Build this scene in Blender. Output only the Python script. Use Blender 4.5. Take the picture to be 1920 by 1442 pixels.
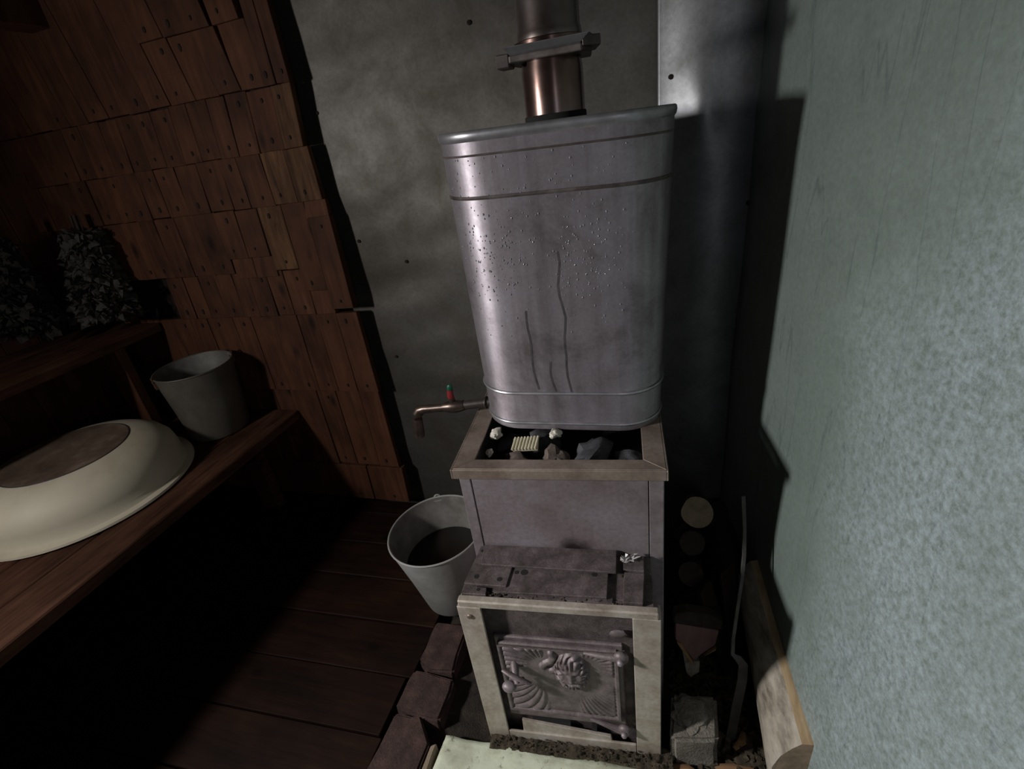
import bpy, bmesh, math, random
from mathutils import Vector, Matrix, noise

random.seed(7)
S = bpy.context.scene
for o in list(bpy.data.objects):
    bpy.data.objects.remove(o, do_unlink=True)
COL = S.collection

# ------------------------------------------------------------------ camera
F_PX = 944.0
dv = Vector((308, -526, F_PX)).normalized()          # room depth axis seen from the camera (x right, y down, z forward)
vv = Vector((276, 1856, F_PX)); vv = (vv - dv * vv.dot(dv)).normalized()   # straight down
xv = vv.cross(dv)
def to_world(c):
    return Vector((xv.dot(c), dv.dot(c), -vv.dot(c)))
cam_d = bpy.data.cameras.new('camera'); cam = bpy.data.objects.new('camera', cam_d); COL.objects.link(cam)
cam_d.sensor_fit = 'HORIZONTAL'; cam_d.sensor_width = 36; cam_d.lens = F_PX / 1920 * 36
cam_d.clip_start = .01
cx_, cy_, cz_ = to_world(Vector((1, 0, 0))), to_world(Vector((0, -1, 0))), to_world(Vector((0, 0, -1)))
M4 = Matrix((cx_, cy_, cz_)).transposed().to_4x4(); M4.translation = Vector((0, 0, 1.4))
cam.matrix_world = M4
S.camera = cam

# ------------------------------------------------------------------ world, daylight, exposure
W = bpy.data.worlds.new('world'); S.world = W; W.use_nodes = True
W.node_tree.nodes['Background'].inputs[0].default_value = (.75, .85, 1, 1)
W.node_tree.nodes['Background'].inputs[1].default_value = .004
def area(name, loc, target, sx, sy, power, col, spread=180):
    d = bpy.data.lights.new(name, 'AREA'); d.shape = 'RECTANGLE'; d.size = sx; d.size_y = sy
    d.energy = power; d.color = col; d.spread = math.radians(spread)
    o = bpy.data.objects.new(name, d); COL.objects.link(o); o.location = loc
    o.rotation_euler = (Vector(target) - Vector(loc)).to_track_quat('-Z', 'Y').to_euler()
    return o
area('window_daylight', (-1.857, -.291, 1.505), (-.957, .06, 1.13), .15, .20, 17.5, (1.0, .97, .94))
area('window_wall_boost', (-1.857, -.291, 1.506), (.42, .52, .35), .15, .20, 11.5, (1.0, 1.0, .985), 88)  # second lamp added at the window spot to brighten the lower right wall
area('rear_fill', (.46, -.95, 1.45), (.0, 1.0, .9), .20, .9, 1.35, (.86, .91, 1.0))  # added unseen fill behind the camera, puts a streak on the tank
S.view_settings.view_transform = 'Standard'; S.view_settings.look = 'None'
S.view_settings.exposure = -0.2; S.view_settings.gamma = 1; S.view_settings.use_curve_mapping = False

# ------------------------------------------------------------------ materials
def mat(name):
    m = bpy.data.materials.new(name); m.use_nodes = True
    nt = m.node_tree; return m, nt, nt.nodes['Principled BSDF']
def N(nt, t, **kw):
    n = nt.nodes.new('ShaderNode' + t)
    for k, v in kw.items():
        if k.startswith('i_'):
            key = k[2:].replace('_', ' ')
            n.inputs[key].default_value = v
        else: setattr(n, k, v)
    return n
def ramp(nt, fac, stops):
    r = N(nt, 'ValToRGB'); e = r.color_ramp.elements
    while len(e) < len(stops): e.new(.5)
    for x, (p, c) in zip(e, stops): x.position = p; x.color = (*c, 1) if len(c) == 3 else c
    nt.links.new(fac, r.inputs[0]); return r.outputs[0]
def coords(nt, scale=(1, 1, 1), kind='Object', rnd=False):
    tc = N(nt, 'TexCoord'); mp = N(nt, 'Mapping'); mp.inputs['Scale'].default_value = scale
    src = tc.outputs[kind]
    if rnd:
        oi = N(nt, 'ObjectInfo'); mu = N(nt, 'MATH' if False else 'Math', operation='MULTIPLY'); mu.inputs[1].default_value = 37.0
        nt.links.new(oi.outputs['Random'], mu.inputs[0])
        ad = N(nt, 'VectorMath', operation='ADD'); nt.links.new(src, ad.inputs[0]); nt.links.new(mu.outputs[0], ad.inputs[1]); src = ad.outputs[0]
    nt.links.new(src, mp.inputs[0]); return mp.outputs[0]
def noise_(nt, vec, scale, detail=4, rough=.6, dist=0):
    n = N(nt, 'TexNoise'); n.inputs['Scale'].default_value = scale; n.inputs['Detail'].default_value = detail
    n.inputs['Roughness'].default_value = rough; n.inputs['Distortion'].default_value = dist
    nt.links.new(vec, n.inputs['Vector']); return n.outputs['Fac']
def mix(nt, a, b, fac, mode='MIX'):
    m = N(nt, 'Mix', data_type='RGBA', blend_type=mode)
    for sock, v in ((m.inputs[0], fac), (m.inputs[6], a), (m.inputs[7], b)):
        if hasattr(v, 'is_linked'): nt.links.new(v, sock)
        else: sock.default_value = v if isinstance(v, float) else (*v, 1)
    return m.outputs[2]
def bump(nt, h, bsdf, strength=.3, dist=.002):
    b = N(nt, 'Bump'); b.inputs['Strength'].default_value = strength; b.inputs['Distance'].default_value = dist
    nt.links.new(h, b.inputs['Height']); nt.links.new(b.outputs[0], bsdf.inputs['Normal'])
def setc(nt, bs, c, rough=None, metal=None):
    if hasattr(c, 'is_linked'): nt.links.new(c, bs.inputs['Base Color'])
    else: bs.inputs['Base Color'].default_value = (*c, 1)
    if rough is not None:
        if hasattr(rough, 'is_linked'): nt.links.new(rough, bs.inputs['Roughness'])
        else: bs.inputs['Roughness'].default_value = rough
    if metal is not None: bs.inputs['Metallic'].default_value = metal

def speckle(name, c1, c2, scale=40, rough=.7, metal=0, b=.3, c3=None, stretch=(1, 1, 1), rnd=False, bd=.002, fine=None):
    m, nt, bs = mat(name); v = coords(nt, stretch, rnd=rnd)
    f = noise_(nt, v, scale, 6, .65)
    st = [(.32, c1), (.68, c2)] if c3 is None else [(.3, c1), (.52, c2), (.72, c3)]
    c = ramp(nt, f, st)
    if fine:
        f2 = noise_(nt, v, scale * 9, 3, .7)
        c = mix(nt, c, ramp(nt, f2, [(.3, (fine,) * 3), (.7, (1, 1, 1))]), 1.0, 'MULTIPLY')
        bump(nt, f2, bs, b, bd)
    else: bump(nt, f, bs, b, bd)
    setc(nt, bs, c, rough, metal); return m

def wood(name, dark, mid, light, axis=2, knots=True, rough=.75, vary=.5, spec=.25):
    m, nt, bs = mat(name)
    sc = [26, 26, 26]; sc[axis] = 2.2
    v = coords(nt, tuple(sc), rnd=True)
    g = noise_(nt, v, 1.6, 6, .65, .6)
    c = ramp(nt, g, [(.28, dark), (.5, mid), (.75, light)])
    v2 = coords(nt, (1, 1, 1), rnd=True)
    big = noise_(nt, v2, 4.5, 3, .6)
    c = mix(nt, c, ramp(nt, big, [(.3, (.45, .42, .40)), (.65, (1, 1, 1))]), 1.0, 'MULTIPLY')
    oi = N(nt, 'ObjectInfo')
    c = mix(nt, c, ramp(nt, oi.outputs['Random'], [(0, (.55, .52, .5)), (.5, (.9, .85, .82)), (1, (1.0, 1.0, 1.0))]), vary, 'MULTIPLY')
    if knots:
        sk = [9, 9, 9]; sk[axis] = 4.2
        v3 = coords(nt, tuple(sk), rnd=True)
        vo = N(nt, 'TexVoronoi'); vo.inputs['Scale'].default_value = 1.0; nt.links.new(v3, vo.inputs['Vector'])
        k = ramp(nt, vo.outputs['Distance'], [(.05, (.12, .09, .07)), (.17, (1, 1, 1))])
        c = mix(nt, c, k, .85, 'MULTIPLY')
    setc(nt, bs, c, rough); bs.inputs['Specular IOR Level'].default_value = spec
    bump(nt, g, bs, .35, .002); return m

def galvanised(name, c1, c2, c3, metal, r1, r2, streak=False, spangle=.35, spec=.5):
    m, nt, bs = mat(name)
    v = coords(nt)
    f = noise_(nt, v, 5.5, 7, .68, .4)
    c = ramp(nt, f, [(.3, c1), (.5, c2), (.74, c3)])
    f2 = noise_(nt, v, 95, 4, .75)
    c = mix(nt, c, ramp(nt, f2, [(.36, (.62, .62, .62)), (.64, (1.15, 1.15, 1.15))]), spangle, 'MULTIPLY')
    if streak:
        vs = coords(nt, (9, 9, .8))
        s = noise_(nt, vs, 1.5, 2, .5, .5)
        c = mix(nt, c, ramp(nt, s, [(.455, (1, 1, 1)), (.466, (.42, .48, .55)), (.477, (1, 1, 1))]), .55, 'MULTIPLY')
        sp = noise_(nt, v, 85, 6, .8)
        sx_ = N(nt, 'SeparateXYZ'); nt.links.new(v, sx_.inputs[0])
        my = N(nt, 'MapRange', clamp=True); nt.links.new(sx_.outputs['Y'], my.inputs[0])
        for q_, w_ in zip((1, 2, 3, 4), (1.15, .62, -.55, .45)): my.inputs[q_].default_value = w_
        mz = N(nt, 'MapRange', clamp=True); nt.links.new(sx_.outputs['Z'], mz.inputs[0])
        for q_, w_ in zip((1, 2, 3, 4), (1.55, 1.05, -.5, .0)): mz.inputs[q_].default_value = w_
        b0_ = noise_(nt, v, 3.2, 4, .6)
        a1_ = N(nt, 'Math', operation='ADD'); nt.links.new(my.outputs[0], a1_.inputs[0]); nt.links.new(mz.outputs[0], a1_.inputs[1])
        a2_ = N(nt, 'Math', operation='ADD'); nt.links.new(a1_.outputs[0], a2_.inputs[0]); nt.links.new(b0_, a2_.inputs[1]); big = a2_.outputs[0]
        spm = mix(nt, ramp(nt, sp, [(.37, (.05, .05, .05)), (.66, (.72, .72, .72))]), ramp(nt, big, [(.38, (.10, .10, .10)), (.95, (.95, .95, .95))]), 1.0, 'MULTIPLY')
        c = mix(nt, c, (.44, .515, .555), spm)  # pale oxide mottling; its near and low weighting paints in the wall's light gradient
    setc(nt, bs, c, None, metal)
    nt.links.new(ramp(nt, f, [(.3, (r2,) * 3), (.7, (r1,) * 3)]), bs.inputs['Roughness'])
    bs.inputs['Specular IOR Level'].default_value = spec
    bump(nt, f2, bs, .12, .001); return m

MT = {}
MT['wallwood'] = wood('wall_wood', (.058, .0205, .0095), (.100, .0375, .0175), (.138, .057, .0275), 2, vary=.4)
MT['wallwood_pale'] = wood('wall_wood_weathered', (.030, .014, .007), (.135, .062, .027), (.22, .118, .052), 2, vary=.4)
MT['substrate'] = speckle('dark_tarred_boarding', (.008, .005, .004), (.02, .012, .008), 12, .9)
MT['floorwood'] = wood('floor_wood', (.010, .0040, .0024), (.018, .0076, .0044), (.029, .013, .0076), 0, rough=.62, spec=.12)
MT['benchwood'] = wood('bench_wood', (.034, .0135, .008), (.082, .036, .021), (.135, .064, .038), 1, rough=.75, spec=.12)
MT['logwood'] = wood('split_log_wood', (.26, .17, .085), (.46, .33, .19), (.64, .50, .32), 1, knots=False, vary=.1)
MT['endgrain'] = speckle('sawn_end_grain', (.16, .11, .07), (.30, .22, .15), 30, .8)
MT['bark'] = speckle('grey_bark', (.10, .08, .06), (.30, .26, .21), 28, .9, b=.9, c3=(.42, .38, .32), bd=.006, stretch=(1, .4, 1))
MT['darkbark'] = speckle('dark_bark', (.018, .012, .010), (.05, .034, .027), 40, .9, b=.8, bd=.005)
MT['sheet'] = galvanised('galvanised_back_sheet', (.085, .074, .060), (.112, .103, .091), (.142, .138, .131), .70, .49, .58)
MT['sheet_r'] = galvanised('bright_galvanised_sheet', (.15, .15, .15), (.24, .24, .25), (.32, .33, .35), .6, .40, .5)
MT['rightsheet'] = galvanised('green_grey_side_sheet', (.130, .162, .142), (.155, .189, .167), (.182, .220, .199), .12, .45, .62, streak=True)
MT['tank'] = None
MT['steel'] = speckle('heat_stained_steel', (.185, .145, .145), (.27, .225, .238), 7, .55, .4, .2, c3=(.34, .30, .33), fine=.72, bd=.0006)
MT['angle'] = speckle('bare_angle_iron', (.26, .20, .155), (.45, .39, .335), 12, .5, .25, .25, c3=(.58, .53, .485), fine=.75, bd=.0008)
MT['angle_dark'] = speckle('heat_browned_angle_iron', (.19, .14, .115), (.32, .25, .205), 14, .48, .5, .2, c3=(.42, .35, .30), fine=.8, bd=.0006)
MT['castiron'] = speckle('cast_iron', (.115, .088, .087), (.20, .16, .163), 35, .55, .35, .5, c3=(.26, .215, .22), fine=.7, bd=.001)
MT['soot'] = speckle('sooty_plate', (.050, .036, .035), (.115, .088, .088), 25, .7, .25, .5, c3=(.19, .15, .152), fine=.55, bd=.0015)
MT['black'] = speckle('black_void', (.004, .004, .004), (.008, .007, .006), 20, .95)
MT['rusty'] = speckle('rusty_iron', (.04, .018, .010), (.12, .06, .03), 30, .75, .3, .5)
MT['stone'] = speckle('dark_sauna_stone', (.02, .019, .021), (.07, .068, .075), 30, .8, 0, .7, bd=.004)
MT['stone_brown'] = speckle('brown_sauna_stone', (.05, .035, .028), (.13, .10, .085), 30, .85, 0, .7, bd=.004)
MT['white_stone'] = speckle('pale_mineral', (.42, .38, .32), (.70, .66, .58), 40, .7, 0, .4)
MT['ceramic'] = speckle('yellowed_ceramic', (.46, .40, .28), (.60, .55, .42), 40, .5)
MT['brick'] = speckle('sooted_brick', (.022, .010, .0085), (.060, .030, .025), 22, .9, 0, .8, c3=(.10, .053, .043), fine=.6, bd=.003)
MT['brick_pale'] = speckle('pale_brick_end', (.20, .15, .10), (.36, .28, .20), 22, .9, 0, .6, fine=.7)
MT['clay'] = speckle('grey_clay_block', (.115, .098, .082), (.22, .19, .16), 20, .95, 0, .9, c3=(.31, .27, .225), fine=.6, bd=.005)
MT['dirt'] = speckle('dirt', (.010, .007, .005), (.04, .027, .018), 30, .95, 0, 1.0, c3=(.075, .055, .035), fine=.5, bd=.008)
MT['rubble'] = speckle('brown_rubble', (.030, .020, .012), (.10, .074, .045), 60, .95, 0, 1.0, c3=(.24, .19, .12), fine=.5, bd=.006, rnd=True)
MT['slab'] = None
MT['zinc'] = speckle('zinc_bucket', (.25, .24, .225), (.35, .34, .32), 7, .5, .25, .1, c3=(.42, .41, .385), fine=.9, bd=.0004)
MT['zinc_darker'] = speckle('darker_zinc', (.075, .063, .050), (.115, .100, .080), 7, .55, .2, .1, c3=(.15, .135, .11), fine=.9, bd=.0004)  # darker tone for the bench bucket
MT['zinc_in'] = speckle('stained_bucket_inside', (.10, .09, .08), (.26, .25, .23), 9, .6, .2, .2)
MT['enamel'] = speckle('cream_enamel', (.44, .38, .28), (.55, .49, .375), 5, .62, 0, .05, c3=(.60, .54, .42))
MT['enamel_shaded'] = speckle('shaded_brown_enamel', (.060, .036, .024), (.13, .088, .062), 6, .6, 0, .1, c3=(.26, .20, .15))  # shade on the upturned basin base painted into brown enamel
MT['rimdark'] = speckle('chipped_dark_rim', (.02, .018, .018), (.06, .05, .05), 30, .6)
MT['water'] = speckle('murky_water', (.004, .0025, .002), (.009, .006, .0045), 6, .25)
MT['brass'] = speckle('worn_brass', (.055, .038, .032), (.13, .095, .078), 30, .35, .8, .2)
MT['pipe_iron'] = speckle('dark_pipe', (.04, .032, .028), (.085, .07, .062), 30, .45, .6, .2)
MT['red'] = speckle('red_lever', (.10, .006, .008), (.24, .018, .022), 40, .45)
MT['green'] = speckle('green_tip', (.0, .035, .016), (.004, .085, .045), 40, .4)
MT['copper'] = None
MT['leaf_dark'] = speckle('dried_leaf_dark', (.008, .007, .006), (.026, .022, .018), 12, .9, rnd=True)
MT['leaf_grey'] = speckle('dried_leaf_grey', (.032, .027, .024), (.070, .060, .053), 12, .9, rnd=True)
MT['twig'] = speckle('twig', (.03, .018, .012), (.07, .045, .03), 30, .9)
MT['paper'] = speckle('crumpled_foil', (.45, .44, .44), (.75, .74, .74), 40, .4, .4)
MT['chip'] = wood('wood_chip', (.12, .06, .03), (.30, .17, .09), (.45, .29, .16), 0, knots=False)
MT['pinkwood'] = speckle('pink_split_wood', (.13, .065, .06), (.26, .15, .135), 20, .85, stretch=(1, 1, .3))
MT['beadmetal'] = speckle('rubbed_bead', (.26, .25, .265), (.40, .39, .41), 30, .38, .75, .1)
MT['seam'] = speckle('dark_folded_seam', (.04, .03, .028), (.10, .08, .075), 18, .5, .4, .2, c3=(.18, .15, .145))
MT['nail'] = speckle('rusty_nail', (.008, .005, .004), (.022, .012, .009), 60, .8, .3)

# tank: brushed stainless, dull stains, drip runs
m, nt, bs = mat('dull_stainless'); v = coords(nt)
f = noise_(nt, v, 6, 7, .7, .3)
c = ramp(nt, f, [(.30, (.17, .142, .148)), (.47, (.355, .318, .345)), (.72, (.50, .46, .505))])
vs = coords(nt, (18, 18, .8)); s = noise_(nt, vs, 1.3, 3, .6, .2)
c = mix(nt, c, ramp(nt, s, [(.30, (.60, .56, .56)), (.58, (1, 1, 1))]), .75, 'MULTIPLY')
fz = noise_(nt, v, 160, 3, .7)
c = mix(nt, c, ramp(nt, fz, [(.3, (.8, .8, .8)), (.7, (1.1, 1.1, 1.1))]), .6, 'MULTIPLY')
setc(nt, bs, c, None, .80)
nt.links.new(ramp(nt, f, [(.3, (.60,) * 3), (.7, (.51,) * 3)]), bs.inputs['Roughness'])
bump(nt, fz, bs, .10, .0006); MT['tank'] = m
bs.inputs['Anisotropic'].default_value = .62; bs.inputs['Anisotropic Rotation'].default_value = .25
tg = N(nt, 'Tangent', direction_type='RADIAL', axis='Z'); nt.links.new(tg.outputs[0], bs.inputs['Tangent'])
# chimney: heat-coloured steel
m, nt, bs = mat('heat_coloured_steel'); v = coords(nt)
f = noise_(nt, v, 9, 5, .6)
c = ramp(nt, f, [(.3, (.085, .050, .042)), (.5, (.16, .105, .090)), (.7, (.18, .145, .145))])
setc(nt, bs, c, .24, .9); bump(nt, noise_(nt, v, 120, 2), bs, .05, .0004); MT['copper'] = m
m, nt, bs = mat('blued_steel'); v = coords(nt)
f = noise_(nt, v, 8, 5, .6)
c = ramp(nt, f, [(.3, (.11, .085, .075)), (.5, (.20, .17, .165)), (.7, (.26, .24, .26))])
setc(nt, bs, c, .33, .88); MT['blued'] = m
# slab: greenish white asbestos sheet with dirt specks
m, nt, bs = mat('pale_cement_sheet'); v = coords(nt)
f = noise_(nt, v, 7, 6, .65)
c = ramp(nt, f, [(.28, (.34, .33, .24)), (.48, (.58, .61, .47)), (.7, (.68, .71, .58))])
d_ = noise_(nt, v, 38, 5, .75)
c = mix(nt, c, ramp(nt, d_, [(.30, (.22, .18, .12)), (.42, (1, 1, 1))]), .9, 'MULTIPLY')
setc(nt, bs, c, .85); bump(nt, d_, bs, .4, .003); MT['slab'] = m

# ------------------------------------------------------------------ mesh helpers
class G:
    def __init__(s): s.v = []; s.f = []
    def add(s, vs, fs):
        k = len(s.v); s.v += [tuple(x) for x in vs]; s.f += [tuple(i + k for i in q) for q in fs]; return s
    def hexa(s, p):      # 8 corners: bottom 4 ccw, top 4 ccw
        return s.add(p, [(3, 2, 1, 0), (4, 5, 6, 7), (0, 1, 5, 4), (1, 2, 6, 5), (2, 3, 7, 6), (3, 0, 4, 7)])
    def box(s, x0, x1, y0, y1, z0, z1):
        return s.hexa([(x0, y0, z0), (x1, y0, z0), (x1, y1, z0), (x0, y1, z0), (x0, y0, z1), (x1, y0, z1), (x1, y1, z1), (x0, y1, z1)])
    def prism(s, poly, a, b, axis=2):   # poly of 2d points extruded from a to b on axis
        def P(q, h):
            return {2: (q[0], q[1], h), 1: (q[0], h, q[1]), 0: (h, q[0], q[1])}[axis]
        n = len(poly); vs = [P(q, a) for q in poly] + [P(q, b) for q in poly]
        return s.add(vs, [tuple(range(n - 1, -1, -1)), tuple(range(n, 2 * n))] + [(i, (i + 1) % n, n + (i + 1) % n, n + i) for i in range(n)])
    def tube(s, path, rad, n=10, cap=True, flat=1.0, ref=None):
        path = [Vector(p) for p in path]; rr = rad if isinstance(rad, (list, tuple)) else [rad] * len(path)
        vs = []; up = ref or Vector((0, 0, 1))
        for i, p in enumerate(path):
            t = (path[min(i + 1, len(path) - 1)] - path[max(i - 1, 0)]).normalized()
            u = up if abs(t.dot(up)) < .95 else Vector((0, 1, 0)) if abs(t.y) < .95 else Vector((1, 0, 0))
            a = t.cross(u).normalized(); b = a.cross(t).normalized()
            for k in range(n):
                an = 2 * math.pi * k / n; vs.append(p + a * math.cos(an) * rr[i] + b * math.sin(an) * rr[i] * flat)
        m_ = len(path); fs = [(i * n + k, i * n + (k + 1) % n, (i + 1) * n + (k + 1) % n, (i + 1) * n + k) for i in range(m_ - 1) for k in range(n)]
        if cap: fs += [tuple(range(n - 1, -1, -1)), tuple(range((m_ - 1) * n, m_ * n))]
        return s.add(vs, fs)
    def lathe(s, prof, n=40, c=(0, 0, 0), cap0=False, cap1=False):
        vs = [(c[0] + r * math.cos(2 * math.pi * k / n), c[1] + r * math.sin(2 * math.pi * k / n), c[2] + z) for r, z in prof for k in range(n)]
        m_ = len(prof); fs = [(i * n + k, i * n + (k + 1) % n, (i + 1) * n + (k + 1) % n, (i + 1) * n + k) for i in range(m_ - 1) for k in range(n)]
        if cap0: fs.append(tuple(range(n - 1, -1, -1)))
        if cap1: fs.append(tuple(range((m_ - 1) * n, m_ * n)))
        return s.add(vs, fs)
    def blob(s, c, r, sub=2, amp=.25, fr=1.5, seed=0, squash=(1, 1, 1), facet=False):
        bm = bmesh.new(); bmesh.ops.create_icosphere(bm, subdivisions=sub, radius=1)
        vs = []
        for v in bm.verts:
            q = v.co.copy(); d = 1 + amp * noise.noise(q * fr + Vector((seed * 3.1, seed * 1.7, seed * .9)))
            if facet: d *= 1 + .12 * noise.cell(q * 2.2 + Vector((seed, seed, 0)))
            vs.append((c[0] + q.x * d * r * squash[0], c[1] + q.y * d * r * squash[1], c[2] + q.z * d * r * squash[2]))
        bm.verts.index_update(); fs = [tuple(v.index for v in f.verts) for f in bm.faces]; bm.free()
        return s.add(vs, fs)
    def build(s, name, m, parent=None, smooth=False, bev=0, angle=40, loc=None):
        me = bpy.data.meshes.new(name); me.from_pydata(s.v, [], s.f); me.update()
        me.materials.append(MT[m] if isinstance(m, str) else m)
        bm = bmesh.new(); bm.from_mesh(me); lo_ = [v for v in bm.verts if not v.link_faces]
        if lo_: bmesh.ops.delete(bm, geom=lo_, context='VERTS'); bm.to_mesh(me)
        bm.free()
        if bev:
            bm = bmesh.new(); bm.from_mesh(me)
            ed = [e for e in bm.edges if len(e.link_faces) == 2 and e.calc_face_angle(0) > .6]
            bmesh.ops.bevel(bm, geom=ed, offset=bev, segments=1, affect='EDGES', clamp_overlap=True)
            bm.to_mesh(me); bm.free()
        if smooth:
            me.shade_smooth(); me.set_sharp_from_angle(angle=math.radians(angle))
        o = bpy.data.objects.new(name, me); COL.objects.link(o)
        if parent: o.parent = parent
        if loc: o.location = loc
        return o
def tag(o, label=None, cat=None, group=None, kind=None):
    for k, v in (('label', label), ('category', cat), ('group', group), ('kind', kind)):
        if v: o[k] = v
    return o
def empty(name, loc, rot=(0, 0, 0)):
    o = bpy.data.objects.new(name, None); COL.objects.link(o); o.location = loc; o.rotation_euler = rot; o.empty_display_size = .05; return o
def R(d): return math.radians(d)
def rj(a): return random.uniform(-a, a)

# ================================================================== THE ROOM
YB, XL = 1.50, -2.42
C0 = Vector((.200, 1.50, 0)); WD = Vector((math.sin(.165), -math.cos(.165), 0))      # right wall: corner and run
wall_back = tag(G().box(XL - .1, .5, YB + .05, YB + .12, -.1, 2.3).build('wall_back', 'substrate'), kind='structure')
nail_mesh = None
def nail(parent, loc, r=.0045):
    global nail_mesh
    if nail_mesh is None:
        o = G().lathe([(.0001, -.003), (.0045, -.002), (.0045, 0), (.0001, .0)], 7).build('nail', 'nail'); nail_mesh = o.data
        bpy.data.objects.remove(o)
        for v in nail_mesh.vertices: v.co = Vector((v.co.x, v.co.z, v.co.y))
    o = bpy.data.objects.new('nail', nail_mesh); COL.objects.link(o); o.parent = parent; o.location = loc
    o.scale = (r / .0045, 1, r / .0045); return o
WK, YW = .975, 1.463           # the boarding stands proud of the metal sheet
def wall_board(x0, x1, z0, z1, tilt=.007, pale=False, off=0, lean=0.0, nails=True):
    x0, x1, z0, z1 = x0 * WK, x1 * WK, 1.4 + (z0 - 1.4) * WK, 1.4 + (z1 - 1.4) * WK
    cx, cz = (x0 + x1) / 2, (z0 + z1) / 2
    o0 = off + rj(.0015); sk = -lean * (z1 - z0) / 2 + rj(.0025)
    t = .018
    g = G()
    j = [rj(.0015) for _ in range(8)]
    y_lo, y_hi = -tilt - o0, -o0
    g.hexa([(x0 - cx + j[0] - sk, y_lo, z0 - cz + j[1]), (x1 - cx + j[2] - sk, y_lo, z0 - cz + j[3]), (x1 - cx + j[2] - sk, t, z0 - cz + j[3]), (x0 - cx + j[0] - sk, t, z0 - cz + j[1]),
            (x0 - cx + j[4] + sk, y_hi, z1 - cz + j[5]), (x1 - cx + j[6] + sk, y_hi, z1 - cz + j[7]), (x1 - cx + j[6] + sk, t, z1 - cz + j[7]), (x0 - cx + j[4] + sk, t, z1 - cz + j[5])])
    b = g.build('board', 'wallwood_pale' if pale else 'wallwood', wall_back, bev=.0012, loc=(cx, YW, cz))
    if nails and z1 - z0 > .1 and x0 > -2.2:
        w = x1 - x0
        for kx, kz in ((random.uniform(.35, .65), .028), (random.uniform(.3, .7), z1 - z0 - .03)):
            if random.random() < (.95 if kz < .03 else .35):
                f_ = kz / (z1 - z0)
                n_ = nail(b, (-w / 2 + w * kx + sk * (2 * f_ - 1), -tilt * (1 - f_) - o0 - .0008, z0 - cz + kz), random.choice((.0034, .0042, .005)))
                n_.scale.z *= random.uniform(1.5, 2.3)
    return b
rows = [(1.785, 2.14), (1.61, 1.785), (1.437, 1.61), (1.275, 1.437), (1.055, 1.275), (.885, 1.055), (.56, .885), (.20, .56)]
leans = [.18, .18, -.06, 0, 0, 0, 0, 0]
for ri, (z0, z1) in enumerate(rows):
    x = -1.098 + rj(.006); k = 0; z_hi = z1
    while x > XL / WK + .01:
        w = random.choice((.075, .085, .095, .10)) if ri not in (6, 7) else random.choice((.09, .11, .13))
        if ri in (0, 1): w = .0465 if k < 2 else (.098, .093, .101, .09, .097, .104, .092)[k % 7]
        xx = max(x - w, XL / WK + .002); mid_ = (x + xx) / 2
        zz0, zz1 = z0 + rj(.002), z1 + rj(.002) - .001
        ln = leans[ri] * min(1, max(0, (k - 1) / 2)) if ri < 2 else leans[ri]
        sh = -leans[0] * .26 * min(1, max(0, (k - 1) / 2)) if ri == 0 else 0
        a_, b_ = xx + .0007, x - .0007
        if ri == 5 and -2.16 < mid_ < -1.92: pass
        elif ri == 0 and (k >= 6 or k < 2): pass                       # these run through to the row below
        elif ri == 1 and (k >= 6 or k < 2): wall_board(a_ - ln * .177, b_ - ln * .177, zz0, 2.14, lean=ln)
        elif ri == 4 and k in (3, 4):                       # short pieces patched one over the other
            wall_board(a_, b_, zz0 + .055, zz1, pale=False, off=.006)
            wall_board(a_, b_, zz0 - .02, zz0 + .054)
        elif ri == 4 and k == 0: wall_board(a_, b_ + .004, zz0 - .15, zz1 - .05, off=.008)
        elif ri == 5 and k == 0: pass
        elif ri == 4 and k == 1: wall_board(a_, b_, zz0 - .08, zz1, off=.003)
        elif ri == 5 and k == 1: wall_board(a_, b_, zz0, zz1 - .082)
        else:
            wall_board(a_ + sh, b_ + sh, zz0, zz1, pale=(ri == 3 and k < 2) or (ri == 4 and k == 2) or (ri == 2 and k == 0), off=.003 if random.random() < .2 else 0, lean=ln)
        x = xx; k += 1
# lowest skirting boards laid flat
for a, b_ in ((-1.255, -1.085), (-1.52, -1.262), (-1.95, -1.53), (-2.41, -1.96)):
    wall_board(a, b_, .015, .195, .004, off=.012)
wall_board(-1.185, -1.092, 1.222, 1.277, off=.0, nails=False)
# backing battens behind the board ends
for z_ in (.12, .62, 1.12, 1.6):
    G().box(-.75, .0, -.02, .03, -.03, .03).build('batten', 'substrate', wall_back, loc=(-1.095, 1.498, z_))

def sheet(name, m, x0, x1, z0, z1, yf, nx, nz, parent, t=.0015):
    g = G(); vs = []
    for iz in range(nz + 1):
        for ix in range(nx + 1):
            x = x0 + (x1 - x0) * ix / nx; z = z0 + (z1 - z0) * iz / nz; vs.append((x, yf(x, z), z))
    n1 = nx + 1
    g.add(vs, [(i * n1 + k, i * n1 + k + 1, (i + 1) * n1 + k + 1, (i + 1) * n1 + k) for i in range(nz) for k in range(nx)])
    o = g.build(name, m, parent, True, angle=60)
    md = o.modifiers.new('thick', 'SOLIDIFY'); md.thickness = t; md.offset = -1
    return o
def wavy(x, z):
    return (YB + .022 + .010 * noise.noise(Vector((x * 1.7, z * 3.1, 3.3))) + .004 * noise.noise(Vector((x * 4, z * 9, 1.0)))
            + .0012 * noise.noise(Vector((x * 14, z * 14, 5))))
sh1 = sheet('metal_sheet', 'sheet', -1.22, -.030, -.05, 2.2, wavy, 80, 120, wall_back)
def bulge(x, z):
    t = (x + .045) / .27
    return YB - .006 - .030 * math.sin(math.pi * min(max(t, 0), 1)) ** 1.2 - .012 * math.exp(-((x - .06) ** 2) / .0016) * math.exp(-((z - 1.38) ** 2) / .006) + .004 * noise.noise(Vector((x * 6, z * 2.5, 8)))
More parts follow.
